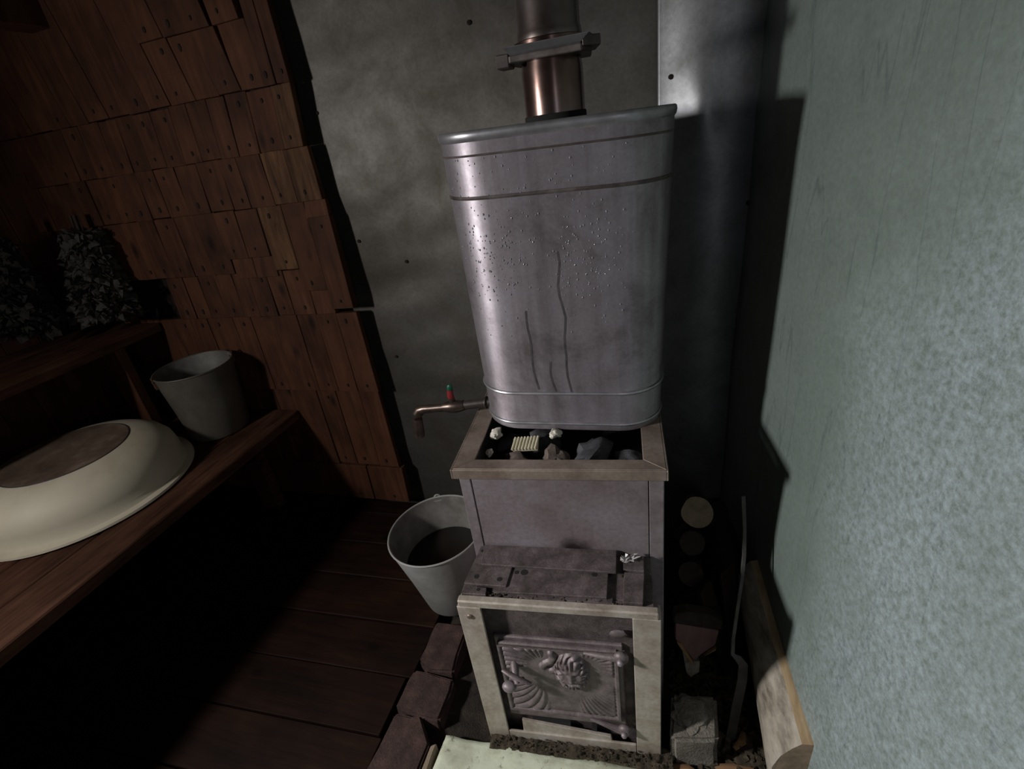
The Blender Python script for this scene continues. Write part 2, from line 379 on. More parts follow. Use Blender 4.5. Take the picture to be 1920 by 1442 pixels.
sh2 = sheet('metal_sheet', 'sheet_r', -.045, .225, -.05, 2.2, bulge, 50, 120, wall_back)
tag(sh2, label='brighter bowed metal sheet in the corner')
for (x, z) in ((-1.05, 1.52), (-1.02, 1.13), (-.99, .70), (-.86, 1.05), (-.52, 1.66), (-.06, 1.73)):
    nail(sh1, (x, wavy(x, z) - .002, z), .006)
for (x, z) in ((-.014, 1.46), (-.012, 1.72), (.18, 1.15)):
    nail(sh2, (x, bulge(x, z) - .002, z), .006)

# right wall: one long galvanised sheet, seen close up
g = G(); vs = []; nx, nz = 70, 70; L = 2.6
nrm = Vector((WD.y, -WD.x, 0))          # towards the room
if nrm.x > 0: nrm = -nrm
for iz in range(nz + 1):
    for ix in range(nx + 1):
        s_ = L * ix / nx; z = -.12 + 2.4 * iz / nz
        p = C0 + WD * s_ + nrm * ((z - 1.33) * -.022 + .008 * noise.noise(Vector((s_ * 2.1, z * 2.1, 9))) + .0015 * noise.noise(Vector((s_ * 9, z * 9, 2))))
        vs.append((p.x, p.y, z))
n1 = nx + 1
g.add(vs, [(i * n1 + k, (i + 1) * n1 + k, (i + 1) * n1 + k + 1, i * n1 + k + 1) for i in range(nz) for k in range(nx)])
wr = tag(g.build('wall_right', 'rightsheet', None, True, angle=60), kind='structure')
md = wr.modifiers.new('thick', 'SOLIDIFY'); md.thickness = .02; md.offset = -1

# left wall with upright boards
wall_left = tag(G().box(XL - .12, XL - .02, -1.2, YB + .1, -.1, 2.3).build('wall_left', 'substrate'), kind='structure')
y = YB
while y > -.6:
    w = random.choice((.10, .12, .14))
    G().box(-.018, 0, -w / 2 + .0015, w / 2 - .0015, -1.1, 1.1).build('board', 'wallwood', wall_left, bev=.0015, loc=(XL, y - w / 2, 1.1)); y -= w
# ceiling
ceil = tag(G().box(XL - .12, .75, -1.2, YB + .1, 2.22, 2.28).build('ceiling', 'substrate'), kind='structure')
bm_ = G().box(-.045, .045, -.75, .75, -.042, .042).build('trim_1', 'wallwood', None, bev=.003, loc=(-1.925, .745, 1.912))
tag(bm_, kind='structure')

# floor: planks that end at the hearth
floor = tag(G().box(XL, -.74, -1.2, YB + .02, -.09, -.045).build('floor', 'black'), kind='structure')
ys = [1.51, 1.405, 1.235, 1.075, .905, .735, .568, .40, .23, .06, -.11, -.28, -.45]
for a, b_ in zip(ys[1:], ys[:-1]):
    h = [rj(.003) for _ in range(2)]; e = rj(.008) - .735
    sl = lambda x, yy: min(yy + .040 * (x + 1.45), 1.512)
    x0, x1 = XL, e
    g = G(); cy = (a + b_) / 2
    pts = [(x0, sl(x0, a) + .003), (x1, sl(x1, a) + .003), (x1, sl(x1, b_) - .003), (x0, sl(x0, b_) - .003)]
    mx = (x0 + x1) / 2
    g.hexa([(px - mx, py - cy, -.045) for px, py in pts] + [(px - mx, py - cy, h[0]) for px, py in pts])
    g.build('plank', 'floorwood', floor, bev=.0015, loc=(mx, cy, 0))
# hearth ground
g = G(); vs = []; nx, ny = 60, 90; x0, x1, y0, y1 = -.78, .75, -1.2, 1.55
for iy in range(ny + 1):
    for ix in range(nx + 1):
        x = x0 + (x1 - x0) * ix / nx; yy = y0 + (y1 - y0) * iy / ny
        vs.append((x, yy, -.035 + .014 * noise.noise(Vector((x * 6, yy * 6, 0))) + .007 * noise.noise(Vector((x * 22, yy * 22, 4)))))
n1 = nx + 1
g.add(vs, [(i * n1 + k, i * n1 + k + 1, (i + 1) * n1 + k + 1, (i + 1) * n1 + k) for i in range(ny) for k in range(nx)])
tag(g.build('floor_hearth_ground', 'dirt', None, True, angle=80), kind='structure')

# ================================================================== STOVE
TH = R(5.5); SO = Vector((-.437, .660, 0)); SU = Vector((math.cos(TH), math.sin(TH), 0)); SW = Vector((-math.sin(TH), math.cos(TH), 0))
def sw(u, w, z): return SO + SU * u + SW * w + Vector((0, 0, z))
stove = empty('sauna_stove', SO, (0, 0, TH))
tag(stove, 'steel sauna stove with cast door, open stone basket on top and protruding firebox', 'stove')
# upper body: four walls of sheet, open on top
B0, B1, BW = .155, .575, .44
g = G(); t = .006
g.box(.004, BW - .004, B0 + .006, B0 + .012, -.03, .735)
G.box(g, .004, .010, B0 + .012, B1, -.03, .735); g.box(BW - .010, BW - .004, B0 + .012, B1, -.03, .735); g.box(.004, BW - .004, B1, B1 + .006, -.03, .735)
g.build('body', 'steel', stove)
G().box(.012, BW - .012, B0 + .014, B1 - .002, .60, .61).build('stone_grate', 'black', stove)
m, nt, bs = mat('heat_stained_front_panel'); v = coords(nt)
f = noise_(nt, v, 6, 6, .65); c = ramp(nt, f, [(.3, (.19, .145, .142)), (.52, (.27, .225, .238)), (.72, (.33, .29, .325))])
fz = noise_(nt, v, 90, 3, .7); c = mix(nt, c, ramp(nt, fz, [(.3, (.72, .72, .72)), (.7, (1, 1, 1))]), 1.0, 'MULTIPLY')
vm = N(nt, 'VectorMath', operation='SUBTRACT'); vm.inputs[1].default_value = (.240, .16, .525); tc_ = N(nt, 'TexCoord'); nt.links.new(tc_.outputs['Object'], vm.inputs[0])
vs_ = N(nt, 'VectorMath', operation='MULTIPLY'); vs_.inputs[1].default_value = (11, 0, 15); nt.links.new(vm.outputs[0], vs_.inputs[0])
ad_ = N(nt, 'VectorMath', operation='LENGTH'); nt.links.new(vs_.outputs[0], ad_.inputs[0])
wob_ = N(nt, 'Math', operation='MULTIPLY_ADD'); nt.links.new(f, wob_.inputs[0]); wob_.inputs[1].default_value = 1.2; nt.links.new(ad_.outputs['Value'], wob_.inputs[2])
c = mix(nt, c, ramp(nt, wob_.outputs[0], [(.65, (.16, .13, .13)), (1.35, (1, 1, 1))]), 1.0, 'MULTIPLY')
setc(nt, bs, c, .55, .4); bump(nt, fz, bs, .2, .0006); MT['panel'] = m
G().box(.028, BW - .032, B0 + .001, B0 + .006, .50, .733).build('front_panel', 'panel', stove)
for x0, x1 in ((0, .0255), (BW - .0295, BW)):
    g = G(); g.box(x0, x1, B0, B0 + .005, -.03, .734)
    if x0 == 0: g.box(-.001, .004, B0 + .005, B0 + .03, -.03, .734)
    else: g.box(BW - .004, BW + .001, B0 + .005, B0 + .03, -.03, .734)
    g.build('corner_angle', 'steel', stove, bev=.0012)
# top rim of angle iron with mitred corners
def mitre(u0, u1, w0, w1, b, z0, z1):
    g = G()
    o = [(u0, w0), (u1, w0), (u1, w1), (u0, w1)]; i_ = [(u0 + b, w0 + b * .8), (u1 - b, w0 + b * .8), (u1 - b, w1 - b), (u0 + b, w1 - b)]
    for k in range(4):
        k2 = (k + 1) % 4
        q = [o[k], o[k2], i_[k2], i_[k]]
        g.hexa([(a, c, z1 - .005) for a, c in q] + [(a, c, z1) for a, c in q])
    g.box(u0, u1, w0 - .0045, w0, z0, z1 - .0005); g.box(u0, u1, w1, w1 + .004, z0, z1)
    g.box(u0 - .004, u0, w0 - .0045, w1 + .004, z0, z1 - .0004); g.box(u1, u1 + .004, w0 - .0045, w1 + .004, z0, z1 - .0004)
    return g
mitre(-.008, BW + .004, B0 - .008, B1 + .008, .044, .732, .757).build('top_rim', 'angle_dark', stove, bev=.0012)
# firebox
g = G(); g.box(.01, .412, .0345, B0 + .004, -.03, .508); g.box(.01, .412, .0192, .0345, .495, .508); g.build('firebox', 'soot', stove, bev=.002)
# front frame of angle iron
g = G()
g.box(.0, .420, .0, .019, .496, .516)
fr = g.build('front_frame', 'angle', stove, bev=.003)
def frame_bar(poly):
    G().prism(poly, .0, .006, 1).build('frame_bar', 'angle', stove, bev=.0015)
frame_bar([(-.004, .0), (.050, .0), (.050, .498), (-.004, .498)])
frame_bar([(.368, -.012), (.424, -.012), (.424, .498), (.368, .498)])
frame_bar([(.051, .0), (.367, -.006), (.367, .046), (.051, .042)])
for u in (-.004, .418):
    G().box(u, u + .006, .007, .04, -.01, .496).build('frame_return', 'angle', stove, bev=.001)
for (u, z) in ((.022, .470),):
    g = G().blob((u, -.001, z), .0075, 2, 0, squash=(1, .5, 1)); g.build('rivet', 'angle_dark', stove, True)
# recessed plate
g = G(); g.box(.01, .41, .026, .034, .0, .495); g.build('front_plate', 'soot', stove)
# ---- cast door
door = G().box(.056, .346, .018, .028, .085, .386).build('door_surround', 'castiron', stove, bev=.003)
leaf = G().box(.066, .334, .010, .020, .128, .374).build('door', 'castiron', stove, bev=.003)
tag(leaf, label='cast iron fire door with fan ornament and animal mask in relief')
def sstep(a, b, x):
    t = min(max((x - a) / (b - a), 0), 1); return t * t * (3 - 2 * t)
def gau(du, dz, su, sz): return math.exp(-(du / su) ** 2 - (dz / sz) ** 2)
fans = [(.166, .300, 92, 186, 8.5, .022, .110, .0085, .5), (.162, .258, 182, 268, 7.0, .022, .110, .0066, -.4),
        (.262, .306, -14, 96, 9.0, .030, .100, .0080, -.5), (.236, .262, -84, -6, 13.0, .050, .125, .0044, .2)]
scrolls = [[(.187, .354), (.192, .342), (.186, .328), (.172, .318), (.163, .307), (.166, .296), (.178, .291), (.191, .297), (.199, .312), (.205, .332)]]
def seg_d(u, z, P):
    best = 9
    for (a1, b1), (a2, b2) in zip(P[:-1], P[1:]):
        dx, dz = a2 - a1, b2 - b1; t = min(max(((u - a1) * dx + (z - b1) * dz) / (dx * dx + dz * dz), 0), 1)
        best = min(best, math.hypot(u - a1 - t * dx, z - b1 - t * dz))
    return best
def relief(u, z):
    edge = min(u - .066, .334 - u, z - .128, .374 - z)
    h = .0065 * (1 - sstep(.006, .010, edge))
    mu, mz = .230, .296; du, dz = (u - mu), (z - mz) * .96; dm = math.hypot(du / .037, dz / .053)
    inside = sstep(.009, .013, edge)
    for (cu, cz, a0, a1, n, r0, r1, amp, curl) in fans:
        r = math.hypot(u - cu, z - cz); an = math.degrees(math.atan2(z - cz, u - cu))
        if a1 > 180 and an < 0: an += 360
        an_c = an - curl * 22 * max(0, (r - r0) / (r1 - r0)) ** 2
        if a0 - 12 < an < a1 + 12:
            env = sstep(a0 - 8, a0 + 4, an) * (1 - sstep(a1 - 4, a1 + 8, an)) * sstep(r0, r0 + .03, r)
            rid = abs(math.cos(math.pi * n * (an_c - a0) / (a1 - a0))) ** .7
            h += inside * env * amp * rid * (.45 + .55 * sstep(r0, r1, r)) * sstep(1.0, 1.15, dm)
    for P in scrolls:
        d = seg_d(u, z, P); r = .0078
        if d < r and dm > .98: h = max(h, .0075 * math.sqrt(1 - (d / r) ** 2) + .001)
    if dm < 1.18:
        dome = .019 * math.sqrt(max(0, 1 - (dm / 1.12) ** 2)); ph = math.atan2(dz, du)
        f_ = dome
        f_ += .0028 * sstep(.55, .8, dm) * (1 - sstep(1.0, 1.18, dm)) * math.cos(19 * ph + 5 * math.sin(6 * dm))      # mane
        f_ += .0020 * sstep(.5, .75, dm) * (1 - sstep(1.0, 1.18, dm)) * math.cos(11 * ph - 9 * dm)
        for sx in (-1, 1):
            f_ += .0045 * gau(du - sx * .011, dz - .016, .008, .004)      # brow
            f_ -= .0050 * gau(du - sx * .0115, dz - .008, .0055, .0035)   # eye socket
            f_ += .0030 * gau(du - sx * .0115, dz - .008, .0024, .0022)   # eye
            f_ += .0045 * gau(du - sx * .0085, dz + .014, .0075, .006)    # muzzle
            f_ += .0030 * gau(du - sx * .021, dz + .003, .005, .010)      # cheek
        f_ += .0050 * gau(du, dz - .001, .0042, .012)                     # nose ridge
        f_ += .0050 * gau(du, dz + .009, .0060, .0035)                    # nose
        f_ -= .0065 * gau(du, dz + .0235, .013, .0028)                    # mouth
        f_ += .0040 * gau(du, dz + .030, .009, .0045)                     # chin
        f_ += .0022 * gau(du, dz + .042, .018, .010) * math.cos(du * 900)  # beard
        f_ += .0030 * gau(du, dz - .032, .018, .008) * (1 + math.cos(du * 700))
        h = max(h, f_)
    return h + .0004 * noise.noise(Vector((u * 120, z * 120, 0)))
g = G(); vs = []; nx, nz = 150, 138
for iz in range(nz + 1):
    for ix in range(nx + 1):
        u = .066 + .268 * ix / nx; z = .128 + .246 * iz / nz
        vs.append((u, .0105 - relief(u, z), z))
n1 = nx + 1
g.add(vs, [(i * n1 + k, i * n1 + k + 1, (i + 1) * n1 + k + 1, (i + 1) * n1 + k) for i in range(nz) for k in range(nx)])
g.build('relief', 'castiron', leaf, True, angle=75)
# latch handle
g = G(); g.tube([(.098, .010, .305), (.104, -.016, .301), (.110, -.030, .292)], [.011, .0085, .006], 10)
g.tube([(.074, -.012, .309), (.100, -.024, .309), (.128, -.028, .300), (.142, -.027, .292)], [.004, .0065, .006, .004], 9, flat=.6)
h = g.build('latch_handle', 'castiron', leaf, True)
G().blob((.090, -.030, .279), .0145, 3, .06, 2, 1, (1.15, .9, .85)).build('latch_knob', 'steel', leaf, True)
G().blob((.116, -.006, .272), .0075, 2, .3, 2, 5, (.7, .6, 1.2)).build('rust_spot', 'rusty', leaf, True)
# hinges
for z, s_ in ((.378, 1), (.112, -1)):
    g = G(); g.tube([(.262, .004, .372 if s_ > 0 else .128), (.300, -.002, z - s_ * .006 + .004), (.332, -.003, z - .004), (.352, .0, z + s_ * .004)], [.004, .007, .010, .011], 10, flat=.8)
    g.blob((.342, -.004, z), .0165, 2, .08, 2, 2, (1, .7, 1))
    hg = g.build('hinge', 'castiron', stove, True)
    g = G(); g.blob((.340, -.016, z), .0075, 2, 0); g.build('hinge_pin', 'steel', hg, True)
G().blob((.338, .016, .428), .016, 2, .15, 2, 6, (1.2, .3, .7)).build('bolt_head', 'castiron', stove, True)
G().prism([(.088, .040), (.312, .020), (.308, .060), (.09, .088)], .004, .012, 1).build('ash_flap', 'angle', stove, bev=.0015)
G().box(.115, .21, .012, .0262, .062, .083).build('ash_slot', 'black', stove); G().box(.262, .274, .010, .0262, .046, .078).build('ash_slot', 'black', stove)

# loose plates on the firebox shelf
def plate(poly, z0, z1, lab, holes=(), m='soot'):
    cu = sum(p[0] for p in poly) / len(poly); cw = sum(p[1] for p in poly) / len(poly)
    e = G().prism([(a - cu, b - cw) for a, b in poly], 0, z1 - z0).build('iron_plate', m, None, bev=.0012)
    e.location = sw(cu, cw, z0); e.rotation_euler = (0, 0, TH); tag(e, lab, 'plate', 'loose iron plates on the firebox')
    for (hu, hw, hr) in holes:
        G().lathe([(.0001, .0), (hr, .0), (hr, -.0006)], 12, (hu - cu, hw - cw, z1 - z0 + .0006)).build('hole', 'black', e)
    return e
plate([(.004, .021), (.060, .021), (.058, .040), (.004, .046)], .508, .516, 'narrow dark iron strip behind the left end of the stove front frame', [(.04, .033, .004)])
plate([(.350, .021), (.390, .021), (.396, .098), (.354, .100)], .508, .519, 'upright-lying sooty iron strip at the right end of the firebox shelf')
plate([(.351, .104), (.396, .102), (.397, .146), (.352, .146)], .508, .521, 'small square sooty iron plate under the scrap of foil')
plate([(.128, .0215), (.330, .0215), (.330, .05), (.128, .05)], .508, .512, 'lowest sooty iron plate, mostly covered, just behind the front frame')
plate([(.086, .028), (.318, .030), (.320, .10), (.096, .10)], .5122, .519, 'middle sooty iron plate with a hole, in front of the long plate', [(.135, .084, .008), (.118, .083, .005), (.29, .088, .006)])
plate([(.006, .042), (.103, .040), (.107, .100), (.10, .152), (.018, .153)], .5162, .523, 'iron plate with two bolt holes hanging over the left firebox edge', [(.030, .062, .0058), (.084, .058, .0058), (.026, .138, .004)])
plate([(.034, .093), (.337, .088), (.338, .152), (.028, .153)], .5232, .529, 'long flat iron plate lying against the upper stove front')
# scrap of foil
g = G()
for k in range(16):
    a = random.random() * 6.28; l = random.uniform(.006, .018); p = Vector((rj(.012), rj(.010), .001 + random.random() * .010))
    q = p + Vector((math.cos(a) * l, math.sin(a) * l, rj(.006) + .004)); n_ = Vector((-math.sin(a), math.cos(a), rj(.8))) * .004
    r_ = (p + q) / 2 + n_ * 1.5
    g.add([p, q, r_, p + n_ * .5 + Vector((0, 0, .001))], [(0, 1, 2), (0, 2, 3)])
o = g.build('foil_scrap', 'paper'); o.location = sw(.365, .128, .5215); tag(o, 'crumpled silvery scrap at the right back corner of the firebox shelf', 'scrap')
o.modifiers.new('t', 'SOLIDIFY').thickness = .0006
# grit lying on the shelf
g = G()
for k in range(150):
    g.blob((random.uniform(.02, .39), random.uniform(.01, .03) if k % 3 else random.uniform(.09, .098), 0), random.uniform(.0012, .0032), 1, .3, 2, k)
o = g.build('grit', 'rubble'); o.location = sw(0, 0, .511); o.rotation_euler = (0, 0, TH); tag(o, 'fine ash grit scattered on the firebox shelf', 'grit', kind='stuff')

# sauna stones in the basket
def stone(px, py, z, r, m, sq, seed, lab, name='sauna_stone', cat='stone', grp='stones in the stove basket'):
    o = G().blob((0, 0, 0), r, 3, .45, 1.3, seed, sq, True).build(name, m, None, True, angle=32)
    o.location = (px, py, z); o.rotation_euler = (rj(.4), rj(.4), rj(3)); tag(o, lab, cat, grp); return o
stone(-.168, .945, .716, .038, 'stone', (1.5, .9, .75), 2, 'large dark crystalline stone under the right half of the tank')
stone(-.256, .928, .712, .030, 'stone_brown', (1.2, 1, .9), 5, 'wedge-shaped brown stone in the middle of the stove basket')
stone(-.345, .912, .700, .032, 'stone_brown', (1.3, .9, .8), 8, 'low reddish brown stone behind the front rim of the basket')
stone(-.088, .955, .695, .030, 'stone', (1.2, 1, .8), 11, 'dark stone in the right corner of the stove basket')
stone(-.388, .995, .690, .036, 'stone', (1, 1.1, .8), 14, 'dark stone in the left back part of the stove basket')
stone(-.30, 1.01, .690, .045, 'stone', (1.2, 1, .8), 17, 'dark stone hidden deep below the tank')
stone(-.405, .958, .752, .013, 'white_stone', (1.1, 1, 1.0), 20, 'small whitish chip near the left basket rim beside the tank', 'mineral_chip', 'chip', 'pale chips among the stones')
stone(-.404, .897, .738, .008, 'white_stone', (1.3, 1, .7), 22, 'tiny pale chip in the front left corner of the basket', 'mineral_chip', 'chip', 'pale chips among the stones')
stone(-.258, .962, .757, .012, 'white_stone', (1.4, 1, .9), 25, 'whitish chip wedged under the middle of the tank', 'mineral_chip', 'chip', 'pale chips among the stones')
# ribbed ceramic
cer = empty('ribbed_ceramic', (-.328, .940, .738), (R(24), R(-3), R(6))); tag(cer, 'ribbed yellowish ceramic bar lying on the stones under the tank', 'ceramic')
G().box(-.030, .030, -.016, .016, -.006, .003).build('base', 'ceramic', cer, bev=.001)
for k in range(8):
    x = -.0275 + k * .0078; G().tube([(x - .003, -.017, .005), (x + .003, .017, .005)], .0029, 8).build('rib', 'ceramic', cer, True)

# ================================================================== WATER TANK
tank = empty('water_tank', (-.237, 1.070, .757), (0, R(.9), R(3))); tag(tank, 'oval stainless water tank with beads and condensation standing on the stove', 'water tank')
def stadium(hw, r, n=18):
    pts = []
    for s_ in (1, -1):
        for k in range(n + 1):
            a = -math.pi / 2 + math.pi * k / n
            pts.append((s_ * (hw - r) + s_ * r * math.cos(a), s_ * r * math.sin(a)))
    return pts
def dims(z, off=0):
    f_ = z / .645; return .209 + (.2255 - .209) * f_ + off, .092 + .016 * f_ + off
def shell(prof):
    g = G(); ring = []
    for z, off in prof:
        hw, r = dims(z, off); ring.append([(a, b, z) for a, b in stadium(hw, r)])
    n = len(ring[0]); vs = [p for q in ring for p in q]
    fs = [(i * n + k, i * n + (k + 1) % n, (i + 1) * n + (k + 1) % n, (i + 1) * n + k) for i in range(len(ring) - 1) for k in range(n)]
    return g.add(vs, fs), n, len(ring)
prof = [(0.0, -.012), (.0, -.003), (.004, 0), (.02, 0), (.10, 0), (.25, 0), (.40, 0), (.530, 0), (.580, 0), (.630, 0)]
g, n, m_ = shell(prof); g.f.append(tuple(range(n - 1, -1, -1)))
g.build('shell', 'tank', tank, True, angle=50)
g, n, m_ = shell([(.629, 0), (.633, .003), (.640, .0042), (.646, .003), (.648, 0), (.646, -.004), (.630, -.004)])
g.build('rim', 'beadmetal', tank, True, angle=60)
g, n, m_ = shell([(.625, -.0045), (.632, -.0045)]); g.f.append(tuple(range(n, 2 * n))); g.build('lid', 'blued', tank)
def bead(z, r, off, m, nm='bead'):
    hw, rr_ = dims(z, off); pts = [(a, b, z) for a, b in stadium(hw, rr_)]; pts.append(pts[0])
    G().tube(pts, r, 8, cap=False).build(nm, m, tank, True)
bead(.019, .0042, 0, 'beadmetal'); bead(.100, .0045, .0005, 'beadmetal')
bead(.531, .0040, -.0012, 'seam', 'seam'); bead(.606, .0022, -.0006, 'seam', 'seam')
# droplets of condensation on the shell
g = G(); rnd = random.Random(3)
def on_shell(t, z, off=0):      # t in [0,1] across the front half
    hw, r = dims(z, off); Lf = 2 * (hw - r); La = math.pi * r / 2; tot = Lf + 2 * La; s_ = t * tot
    if s_ < La: a = s_ / r; return Vector((-(hw - r) - r * math.cos(a), -r * math.sin(a), z))
    if s_ < La + Lf: return Vector((-(hw - r) + s_ - La, -r, z))
    a = (s_ - La - Lf) / r; return Vector((hw - r + r * math.sin(a), -r * math.cos(a), z))
for k in range(430):
    if k % 3: t = rnd.gauss(rnd.choice((.24, .34, .55, .66)), .035); z = rnd.gauss(.40, .06)
    else: t = rnd.uniform(.12, .75); z = rnd.uniform(.34, .62)
    t = min(max(t, .08), .82); z = min(max(z, .12), .60)
    r_ = rnd.choice((.0010, .0013, .0016, .0021)); p = on_shell(t, z)
    q = on_shell(t, z, .001); nn = (q - p); nn.z = 0; nn.normalize()
    g.blob(p, r_, 1, 0, squash=(.8, .8, 1.25))
o = g.build('condensation', 'tank', tank, True); o['kind'] = 'stuff'
MTd, ntd, bsd = mat('water_drop'); bsd.inputs['Base Color'].default_value = (.30, .29, .31, 1); bsd.inputs['Roughness'].default_value = .08; bsd.inputs['Metallic'].default_value = .3
o.data.materials[0] = MTd
# dried drip runs
MT['drip'] = speckle('dark_drip_stain', (.04, .034, .036), (.075, .065, .07), 60, .5, .1)
for t0, z0, z1 in ((.372, .30, .11), (.512, .42, .10), (.445, .18, .105)):
    g = G(); path = []; n_ = 14
    vs = []
    for k in range(n_ + 1):
        z = z0 + (z1 - z0) * k / n_; t = t0 + .013 * noise.noise(Vector((z * 16, t0 * 10, 1))) + .012 * (k / n_); 
        p = on_shell(t, z, .0004); vs += [p + Vector((-.0022, 0, 0)), p + Vector((.0022, 0, 0))]
    g.add(vs, [(2 * k, 2 * k + 1, 2 * k + 3, 2 * k + 2) for k in range(n_)])
    g.build('drip_mark', 'drip', tank)
# tap
tap = empty('faucet', (0, 0, 0)); tap.parent = tank
tap.parent = None; bpy.data.objects.remove(tap)
Ti = (Matrix.Translation(tank.location) @ tank.rotation_euler.to_matrix().to_4x4()).inverted()
def tl(x, y, z): return Ti @ Vector((x, y, z))
g = G(); g.tube([tl(-.440, 1.045, .790), tl(-.520, 1.035, .783)], .0125, 14); g.tube([tl(-.452, 1.043, .789), tl(-.456, 1.043, .789)], .0165, 14); g.build('tap_pipe', 'pipe_iron', tank, True)
g = G()
g.tube([tl(-.512, 1.036, .784), tl(-.526, 1.034, .782), tl(-.540, 1.033, .781), tl(-.556, 1.032, .780), tl(-.572, 1.031, .778)], [.0135, .016, .0175, .016, .012], 12)
g.tube([tl(-.570, 1.031, .778), tl(-.600, 1.03, .775), tl(-.628, 1.03, .772), tl(-.641, 1.03, .768), tl(-.650, 1.03, .757), tl(-.6545, 1.03, .742), tl(-.660, 1.03, .700), tl(-.662, 1.03, .685)], [.0115, .0115, .0125, .0140, .0145, .0125, .0145, .0145], 14)
g.tube([tl(-.543, 1.033, .790), tl(-.543, 1.033, .806)], .008, 10)
tp = g.build('tap', 'brass', tank, True)
g = G(); g.tube([tl(-.543, 1.033, .800), tl(-.544, 1.032, .812), tl(-.543, 1.031, .824), tl(-.541, 1.030, .834)], [.009, .0095, .0085, .0075], 10, flat=.6)
g.build('lever', 'red', tp, True)
G().tube([tl(-.5415, 1.030, .831), tl(-.540, 1.030, .840), tl(-.540, 1.030, .846)], [.0082, .0085, .005], 10, flat=.7).build('lever_tip', 'green', tp, True)

# ================================================================== CHIMNEY
ch = empty('chimney_pipe', (-.219, 1.070, 1.385)); tag(ch, 'heat-tinted steel chimney pipe rising through the tank top', 'chimney')
G().lathe([(.0575, 0), (.0585, .002), (.0585, .028), (.056, .030)], 48).build('sleeve', 'black', ch, True)
G().lathe([(.0562, .028), (.0562, .10), (.0545, .112), (.0545, .135)], 48).build('pipe_section', 'copper', ch, True)
G().lathe([(.0575, .135), (.0585, .15), (.0575, .158), (.0555, .165), (.0555, .90)], 48).build('pipe_section', 'blued', ch, True)
# damper flange: shallow tray of folded sheet with turned up sides and sharp corners
g = G()
lo = [(-.060, -.060), (.060, -.060), (.060, .060), (-.060, .060)]; hi = [(-.070, -.076), (.080, -.076), (.086, .076), (-.074, .076)]
g.add([(a, b, .126) for a, b in lo] + [(a, b, .139) for a, b in hi] + [(a * .94, b * .94, .140) for a, b in hi] + [(a, b, .130) for a, b in lo],
      [(3, 2, 1, 0)] + [(k, (k + 1) % 4, 4 + (k + 1) % 4, 4 + k) for k in range(4)] + [(4 + k, 4 + (k + 1) % 4, 8 + (k + 1) % 4, 8 + k) for k in range(4)] + [(8 + k, 8 + (k + 1) % 4, 12 + (k + 1) % 4, 12 + k) for k in range(4)] + [(12, 13, 14, 15)])
fl = g.build('damper_flange', 'beadmetal', ch, bev=.0008)
G().prism([(-.062, -.066), (.064, -.066), (.078, -.03), (.066, .066), (-.066, .066), (-.078, -.04)], .116, .127).build('damper_plate', 'seam', fl, bev=.0015); fl.rotation_euler = (0, 0, R(2))
g = G(); g.box(-.088, -.064, -.062, -.02, .110, .132); g.build('damper_tab', 'seam', fl, bev=.002)
g = G(); g.prism([(.066, -.066), (.094, -.04), (.078, .03), (.066, .03)], .122, .138).build('damper_corner', 'seam', fl, bev=.001)
g = G(); g.lathe([(.058, .136), (.066, .139), (.066, .146), (.057, .149)], 40).build('collar_ring', 'copper', ch, True)

# ================================================================== BENCHES
def bench(name, lab, x0, x1, z1, th, boards, y0=-.9, y1=1.453, legs=()):
    e = empty(name, ((x0 + x1) / 2, (y0 + y1) / 2, 0)); tag(e, lab, 'bench', 'tiered bath benches')
    cx, cy = (x0 + x1) / 2, (y0 + y1) / 2; w = (x1 - x0) / boards
    for k in range(boards):
        G().box(-w / 2 + .002, w / 2 - .002, y0 - cy, y1 - cy, -th, 0).build('bench_board', 'benchwood', e, bev=.004, loc=(x0 + w * (k + .5) - cx, 0, z1 + rj(.002)))
    for (lx, ly, s_) in legs:
        G().box(-s_ / 2, s_ / 2, -.025, .025, 0, z1 - th).build('leg', 'benchwood', e, bev=.003, loc=(lx - cx, ly - cy, 0))
    return e
bench('sauna_bench', 'lower wooden bath bench carrying the basin and a bucket', XL + .005, -1.47, .49, .04, 6, legs=((-1.75, 1.40, .09), (-1.75, .2, .09), (-2.3, .6, .09)))
bench('sauna_bench', 'upper wooden bath bench carrying the dried leafy brooms', XL + .005, -2.00, .89, .036, 3, legs=())
# post under the upper bench
o = G().box(-.045, .045, -.02, .02, 0, .362).build('bench_post', 'wallwood', None, bev=.003, loc=(-2.07, 1.275, .4905)); tag(o, 'short board propping the upper bench above the bucket', 'post')

